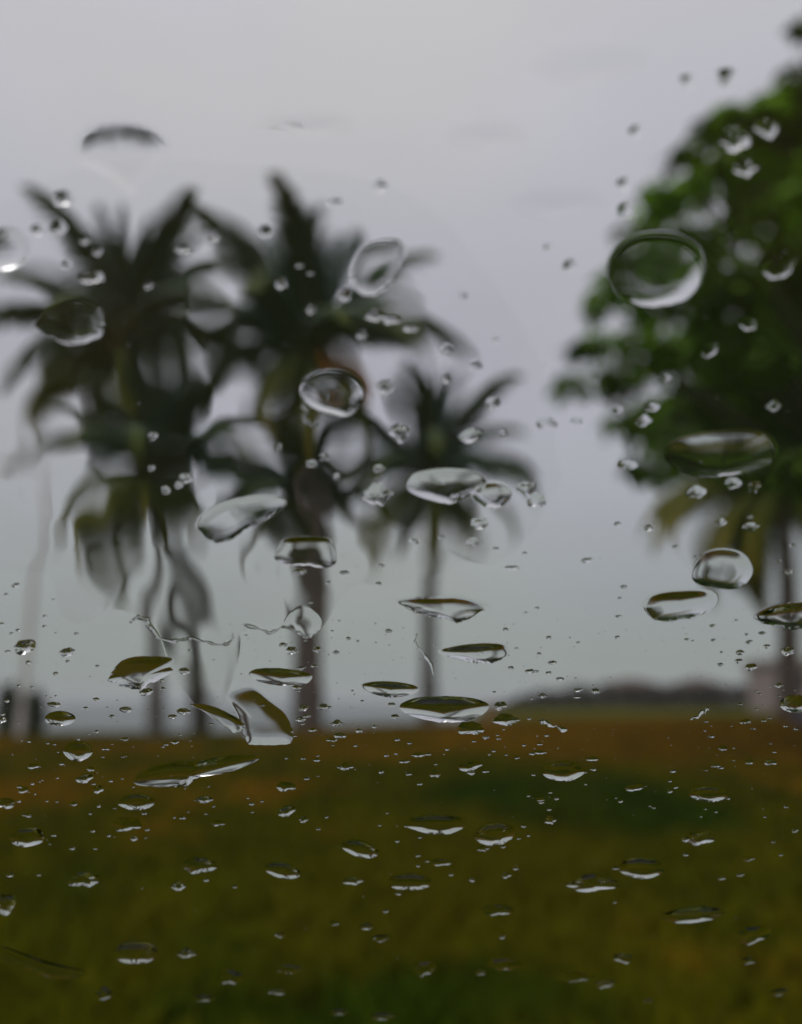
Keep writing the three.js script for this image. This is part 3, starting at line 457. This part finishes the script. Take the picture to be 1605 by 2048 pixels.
bigDrop('the straight-based drop', 'faint wide raindrop with short straight white base in lower middle grass', oval(822, 1764, 88, 34, 14, 0.08), [822, 1770]);
bigDrop('the half drop', 'olive-topped raindrop with white base cut by the right edge beside the blue drum', oval(1592, 1408, 62, 36, 15, 0.05), [1592, 1414], { high: 0.0009, flat: 2.1, soft: 0.1, sink: 0.4 });
bigDrop('the winged drop', 'winged raindrop with pale notched base near the left edge of the grass', oval(55, 1674, 74, 40, 16, 0.1), [55, 1681]);

// what tells a lesser drop apart: where it lies from the large drops nearest to it
const used = new Set(), WAYS = ['right of', 'below and right of', 'below', 'below and left of', 'left of', 'above and left of', 'above', 'above and right of'];
function placed(what, x, y) {
  const near = LANDMARKS.map(([n, a, b, c]) => [Math.hypot(x - a, y - b) - c * 0.3, n, a, b]).sort((p, q) => p[0] - q[0]);
  for (const [i, j] of [[0], [0, 1], [1], [0, 2], [1, 0], [1, 2], [2, 0], [2, 1], [0, 3], [1, 3], [3, 0]]) {
    const [d, n, a, b] = near[i], way = WAYS[(Math.round(Math.atan2(y - b, x - a) / Math.PI * 4) + 8) % 8];
    const label = `${what} ${d < 40 ? 'close ' : d > 120 ? 'well ' : ''}${way} ${n}${j === undefined ? '' : ', towards ' + near[j][1]}`;
    if (!used.has(label) && label.split(' ').length <= 16) { used.add(label); return label; }
  }
  return null;
}
// middling drops [x, y, width, height]; each is told apart by the large drop it lies nearest to
const MIDDLING = {
  sky: [[760, 372, 28, 24], [1373, 162, 32, 26], [1453, 160, 40, 42], [1272, 262, 28, 26], [1248, 367, 26, 26], [1248, 420, 28, 28], [1143, 531, 28, 26], [925, 593, 22, 20], [955, 732, 22, 20], [895, 700, 28, 24], [1090, 847, 44, 22], [1155, 842, 24, 16], [670, 405, 30, 14], [1098, 495, 18, 16]],
  crowns: [[130, 398, 36, 30], [118, 455, 30, 34], [75, 460, 28, 24], [168, 480, 20, 18], [195, 503, 18, 18], [187, 555, 54, 24], [133, 530, 18, 18], [298, 571, 18, 16], [532, 465, 26, 22], [430, 475, 18, 14], [370, 500, 30, 12], [565, 567, 24, 22], [690, 590, 28, 24], [752, 632, 34, 22], [787, 640, 30, 18], [823, 657, 30, 12], [725, 670, 18, 18], [770, 775, 34, 26], [622, 620, 20, 18], [305, 872, 20, 16], [303, 937, 14, 12], [330, 980, 18, 16], [357, 971, 18, 14], [373, 957, 26, 18], [622, 927, 24, 14], [650, 915, 18, 14], [757, 990, 52, 40], [760, 937, 20, 16], [557, 895, 14, 14], [675, 952, 14, 12], [892, 758, 18, 18], [985, 807, 28, 24], [943, 872, 46, 28], [1008, 867, 16, 14], [1053, 977, 36, 26], [1075, 1002, 32, 30], [960, 1049, 35, 22], [948, 1084, 30, 16], [830, 1083, 18, 12], [598, 1144, 28, 13], [800, 865, 40, 34]],
  tree: [[1470, 280, 60, 54], [1535, 255, 45, 40], [1493, 335, 40, 34], [1495, 647, 34, 28], [1548, 812, 30, 24], [1305, 815, 30, 20], [1285, 842, 34, 26], [1238, 820, 18, 14], [1258, 930, 36, 20], [1333, 756, 18, 16], [1508, 974, 30, 24], [1468, 967, 30, 22], [1393, 985, 40, 28], [1503, 1054, 30, 17], [1442, 1046, 22, 16], [1578, 1145, 20, 12], [1420, 700, 34, 28], [1560, 530, 70, 56]],
  band: [[135, 1305, 30, 18], [50, 1295, 44, 28], [32, 1171, 18, 9], [367, 1342, 22, 13], [688, 1146, 20, 9], [762, 1131, 16, 7], [1023, 1136, 33, 8], [567, 1290, 18, 9], [585, 1302, 24, 15], [635, 1300, 16, 14], [603, 1337, 18, 8], [1060, 1343, 20, 8], [1300, 1056, 16, 14], [1175, 1121, 26, 9], [1578, 1303, 28, 17], [1502, 1335, 24, 13], [1105, 1326, 18, 8], [108, 1410, 26, 11], [293, 1385, 27, 15], [250, 1420, 25, 12], [368, 1424, 25, 12], [347, 1434, 17, 9], [5, 1441, 22, 12], [607, 1418, 20, 13], [649, 1415, 25, 12], [602, 1440, 20, 11], [614, 1433, 17, 7], [672, 1448, 26, 13], [785, 1410, 14, 7], [789, 1434, 17, 9], [595, 1376, 16, 8], [1000, 1413, 25, 16], [1085, 1393, 17, 10], [1156, 1382, 18, 7], [1190, 1383, 16, 10], [1558, 1372, 18, 9]],
  turf: [[678, 1471, 25, 10], [665, 1480, 22, 8], [626, 1460, 15, 7], [945, 1458, 46, 26], [1013, 1440, 46, 24], [690, 1534, 32, 16], [837, 1510, 26, 10], [810, 1523, 20, 7], [869, 1547, 22, 15], [942, 1532, 46, 20], [573, 1574, 40, 18], [575, 1622, 34, 22], [607, 1639, 19, 12], [967, 1697, 24, 11], [67, 1533, 24, 10], [180, 1538, 15, 10], [170, 1557, 34, 18], [197, 1579, 21, 15], [47, 1581, 22, 12], [250, 1479, 16, 8], [350, 1485, 18, 6], [147, 1609, 16, 9], [10, 1608, 42, 24], [55, 1631, 18, 10], [407, 1600, 36, 16], [438, 1647, 28, 11], [255, 1650, 60, 26], [1183, 1518, 27, 8], [1270, 1577, 40, 12], [1493, 1444, 25, 9], [1445, 1497, 18, 10], [1433, 1532, 17, 8], [1498, 1524, 16, 11], [1543, 1526, 21, 12], [1102, 1641, 21, 16], [1083, 1600, 18, 7], [1407, 1676, 62, 28], [1082, 1506, 24, 7], [1592, 1661, 14, 11], [423, 1474, 3, 2]],
  low: [[168, 1760, 64, 34], [8, 1806, 52, 38], [402, 1730, 60, 32], [357, 1772, 28, 20], [20, 1749, 16, 12], [372, 1907, 44, 20], [462, 1954, 54, 32], [207, 1988, 38, 28], [410, 1997, 52, 14], [707, 1762, 38, 15], [885, 1725, 34, 14], [1013, 1750, 22, 12], [1000, 1820, 54, 22], [733, 1853, 28, 13], [762, 1876, 38, 14], [560, 1870, 24, 10], [850, 1938, 48, 30], [1002, 1928, 70, 24], [963, 1946, 22, 10], [578, 1938, 54, 20], [555, 1985, 38, 12], [767, 2033, 46, 15], [680, 2025, 38, 13], [1180, 1768, 114, 38], [1390, 1830, 124, 34], [1507, 1869, 70, 36], [1248, 1917, 40, 20], [1498, 1717, 30, 10], [1232, 1737, 18, 7], [1210, 1969, 44, 16], [1297, 2003, 24, 10], [1150, 1955, 84, 20], [1445, 1757, 18, 7], [1482, 1750, 18, 7], [670, 1847, 22, 10], [1500, 1922, 40, 14], [1560, 1985, 40, 14]],
};
{
  LANDMARKS.push(['the middle palm trunk', 620, 1300, 40], ['the slim palm trunk', 858, 1160, 40], ['the lamp post', 40, 1200, 30], ['the left palm crown', 240, 560, 160], ['the middle palm crown', 615, 500, 160], ['the orange dead frond', 700, 720, 50], ['the slim palm fronds', 1040, 900, 60], ['the bollard', 982, 1420, 20], ['the blue drum', 1606, 1440, 20], ['the leafy tree top', 1500, 320, 80], ['the pink hut', 1560, 1330, 60], ['the house roofs', 1320, 1370, 80], ['the leaning left trunk', 405, 1380, 20]);
  let k = 0; const TALL = { sky: 0.1, crowns: 0.14, tree: 0.11, band: 0.19, turf: 0.115, low: 0.11 };
  for (const [zone, rows] of Object.entries(MIDDLING)) for (const [x, y, w, h] of rows) {
    if (w < 6) continue;
    const mp = metresPerPx(y), s = dropMesh('raindrop', waterShape(oval(x, y, w, h, 100 + k++, 0.34), [x, y + h * 0.22], Math.min(0.0016, Math.min(w, h * 1.4) * mp * (TALL[zone] + 0.05 * noise(k * 1.7, 3))), { flat: 2.4, segs: 40, rings: 12, jag: 0.00014, seed: k, ripple: 0.00002, wave: 0.003 }));
    const size = w < 18 ? 'very small' : w < 27 ? 'small' : w < 44 ? 'medium' : 'large', form = w / h > 2.6 ? 'flat' : w / h > 1.5 ? 'oval' : 'rounded';
    tag(s, placed(`${size} ${form} raindrop`, x, y), 'raindrop', 'raindrops on the windscreen');
  }
}
// tiny drops [x, y, width], alike within their stretch of glass
const TINY = {
  'tiny raindrop specked over the pale sky between the crowns and the left bank': [[90, 1233, 10], [89, 1253, 10], [153, 1268, 11], [16, 1304, 12], [57, 1326, 13], [111, 1348, 11], [135, 1324, 9], [36, 1261, 10], [23, 1267, 9], [13, 1189, 9], [107, 1200, 8], [195, 1333, 11], [262, 1245, 9], [492, 1271, 7], [379, 1301, 8], [3, 1249, 12], [323, 1362, 11], [192, 1399, 14], [224, 1434, 12], [172, 1417, 10], [326, 1378, 12], [13, 1402, 12], [6, 1429, 9], [38, 1446, 6], [38, 1372, 9], [64, 1375, 9], [93, 1393, 6], [112, 1392, 6], [102, 1396, 5], [193, 1464, 10], [177, 1469, 7], [423, 1449, 12], [525, 1412, 11], [82, 1414, 5], [215, 1415, 6], [235, 1401, 4], [327, 1419, 6], [297, 1420, 5], [313, 1433, 5]],
  'tiny raindrop specked over the pale sky around the middle and slim trunks': [[758, 1168, 14], [657, 1166, 11], [883, 1074, 14], [992, 1097, 14], [1050, 1107, 10], [623, 1205, 10], [672, 1305, 15], [630, 1333, 14], [697, 1278, 11], [716, 1283, 7], [679, 1242, 7], [665, 1262, 6], [778, 1262, 15], [1012, 1260, 11], [1033, 1297, 9], [1023, 1336, 12], [1052, 1226, 8], [612, 1282, 9], [600, 532, 14], [622, 547, 12], [687, 1452, 8], [590, 1473, 8], [725, 1403, 8], [718, 1462, 14], [749, 1454, 10], [705, 1382, 7], [709, 1389, 5], [595, 1383, 12], [606, 1449, 7], [989, 1385, 7]],
  'tiny raindrop specked over the pale sky left of the right-hand palm trunk': [[1352, 1093, 14], [1393, 1114, 10], [1237, 1048, 14], [1248, 1174, 14], [1238, 1233, 14], [1240, 1197, 9], [1075, 1217, 11], [1098, 1276, 12], [1236, 1275, 12], [1375, 1279, 12], [1387, 1282, 7], [1426, 1252, 14], [1428, 1281, 11], [1473, 1241, 8], [1525, 1266, 15], [1499, 1284, 15], [1494, 1270, 8], [1534, 1293, 15], [1478, 1323, 16], [1441, 1330, 13], [1444, 1305, 7], [1480, 1306, 18], [1079, 1308, 9], [1098, 1347, 13], [1073, 1343, 12], [1122, 1359, 16], [1157, 1286, 8], [1587, 1091, 14], [1557, 1122, 12], [1500, 1034, 12], [992, 680, 14], [1064, 1398, 7], [1155, 1395, 12], [1482, 1409, 8], [1513, 1384, 11], [1520, 1389, 8], [1558, 1393, 9], [1527, 1412, 6], [1513, 1419, 6]],
  'tiny bright raindrop specked over the left grass, around the crooked drop': [[58, 1484, 10], [95, 1488, 8], [109, 1490, 7], [157, 1480, 7], [225, 1489, 5], [212, 1499, 14], [206, 1515, 7], [246, 1515, 7], [252, 1513, 5], [332, 1490, 10], [326, 1495, 7], [360, 1471, 7], [388, 1467, 5], [381, 1482, 5], [123, 1528, 11], [188, 1568, 8], [40, 1574, 12], [115, 1557, 6], [244, 1558, 6], [222, 1563, 9], [65, 1569, 7], [79, 1564, 5], [85, 1561, 6], [94, 1603, 6], [70, 1589, 5], [39, 1603, 8], [198, 1613, 9], [114, 1605, 6], [290, 1627, 11], [230, 1618, 7], [180, 1629, 7], [428, 1614, 7], [377, 1625, 5], [412, 1629, 7], [365, 1637, 14], [349, 1636, 6], [108, 1671, 12], [145, 1697, 12], [218, 1672, 8], [186, 1663, 9], [295, 1660, 9], [268, 1678, 14], [292, 1676, 6], [191, 1698, 8], [100, 1689, 6], [525, 1603, 9], [503, 1608, 11], [496, 1597, 6], [505, 1625, 6], [370, 1578, 6], [417, 1574, 5], [267, 1575, 5], [78, 1750, 10], [413, 1761, 11], [470, 1773, 11]],
  'tiny bright raindrop specked over the middle grass below the slim palm': [[666, 1492, 7], [712, 1492, 8], [573, 1518, 7], [607, 1518, 10], [636, 1512, 7], [634, 1521, 14], [614, 1558, 12], [636, 1553, 6], [795, 1480, 11], [820, 1487, 9], [773, 1512, 10], [793, 1508, 8], [857, 1509, 12], [763, 1545, 11], [819, 1549, 14], [840, 1568, 12], [872, 1529, 8], [895, 1500, 10], [972, 1476, 14], [948, 1483, 8], [943, 1547, 16], [972, 1544, 14], [998, 1478, 9], [996, 1471, 6], [1008, 1460, 6], [988, 1503, 8], [1013, 1510, 7], [979, 1510, 6], [1035, 1516, 11], [1059, 1438, 8], [1065, 1508, 12], [1049, 1491, 8], [1067, 1550, 9], [1058, 1592, 8], [654, 1634, 9], [760, 1652, 6], [812, 1653, 7], [1048, 1653, 13], [1058, 1672, 7], [1038, 1678, 9], [1007, 1694, 10], [841, 1676, 9], [795, 1683, 10], [637, 1659, 10], [775, 1627, 6], [837, 1712, 12], [855, 1723, 10], [837, 1732, 8], [1032, 1738, 12], [945, 1761, 12], [902, 1750, 10], [772, 1823, 14], [798, 1788, 14], [1005, 1875, 12]],
  'tiny bright raindrop specked over the right-hand grass': [[1093, 1472, 10], [1080, 1489, 12], [1187, 1540, 13], [1172, 1546, 6], [1340, 1563, 9], [1347, 1543, 12], [1341, 1583, 12], [1352, 1575, 12], [1413, 1444, 9], [1528, 1442, 11], [1540, 1437, 10], [1507, 1458, 11], [1423, 1474, 14], [1442, 1537, 13], [1542, 1488, 7], [1550, 1505, 8], [1572, 1453, 8], [1593, 1459, 9], [1457, 1598, 8], [1573, 1615, 10], [1531, 1635, 6], [1548, 1685, 8], [1100, 1620, 10], [1083, 1606, 12], [1113, 1598, 11], [1102, 1586, 9], [1242, 1603, 11], [1233, 1597, 6], [1308, 1616, 10], [1300, 1613, 6], [1432, 1625, 9], [1412, 1619, 6], [1403, 1634, 6], [1373, 1679, 16], [1468, 1497, 6], [1468, 1522, 6], [1414, 1542, 6], [1463, 1452, 6], [1410, 1462, 6], [1172, 1569, 7], [1285, 1757, 9], [1372, 1710, 14], [1563, 1711, 10], [1230, 1805, 10]],
};
{
  const all = Object.entries(TINY).flatMap(([label, rows]) => rows.map((r) => [label, ...r])).sort((a, b) => b[3] - a[3]), shapes = [], free = 300 - (taken.get('raindrop') ?? 0), specks = [], R = mulberry(55);
  const make = (x, y, w, seed) => { const h = w * (0.5 + 0.16 * noise(seed * 1.3, 8)), mp = metresPerPx(y); return waterShape(oval(x, y, w, h, 700 + seed, 0.22), [x, y + h * 0.12], Math.min(w, h * 1.4) * mp * (0.2 + 0.08 * noise(seed * 2.1, 1)), { flat: 2.2, segs: 24, rings: 8, seed }); };
  all.forEach(([label, x, y, w], i) => {
    const s = make(x, y, w, i);
    if (i < free) tag(dropMesh('raindrop', s), placed('tiny raindrop', x, y) ?? label, 'raindrop', 'raindrops on the windscreen');
    else specks.push(s.g.translate(s.p.x - EYE.x, s.p.y - EYE.y, s.p.z - EYE.z));
  });
  for (let i = 0; i < 420; i++) { // the finest spray, thickest about the horizon
    const y = i % 3 ? 1240 + 480 * R() * (0.4 + 0.6 * R()) : 120 + 1800 * R(), x = R() * 1605, s = make(x, y, 2.2 + 3 * R() * R(), 900 + i);
    specks.push(s.g.translate(s.p.x - EYE.x, s.p.y - EYE.y, s.p.z - EYE.z));
  }
  const m = mesh('spray', mergeGeometries(specks), water, scene, EYE); m.castShadow = false; m.userData.kind = 'stuff'; tag(m, 'finest specks of rain scattered on the glass around the horizon', 'rain spray');
}

renderer.render(scene, camera);
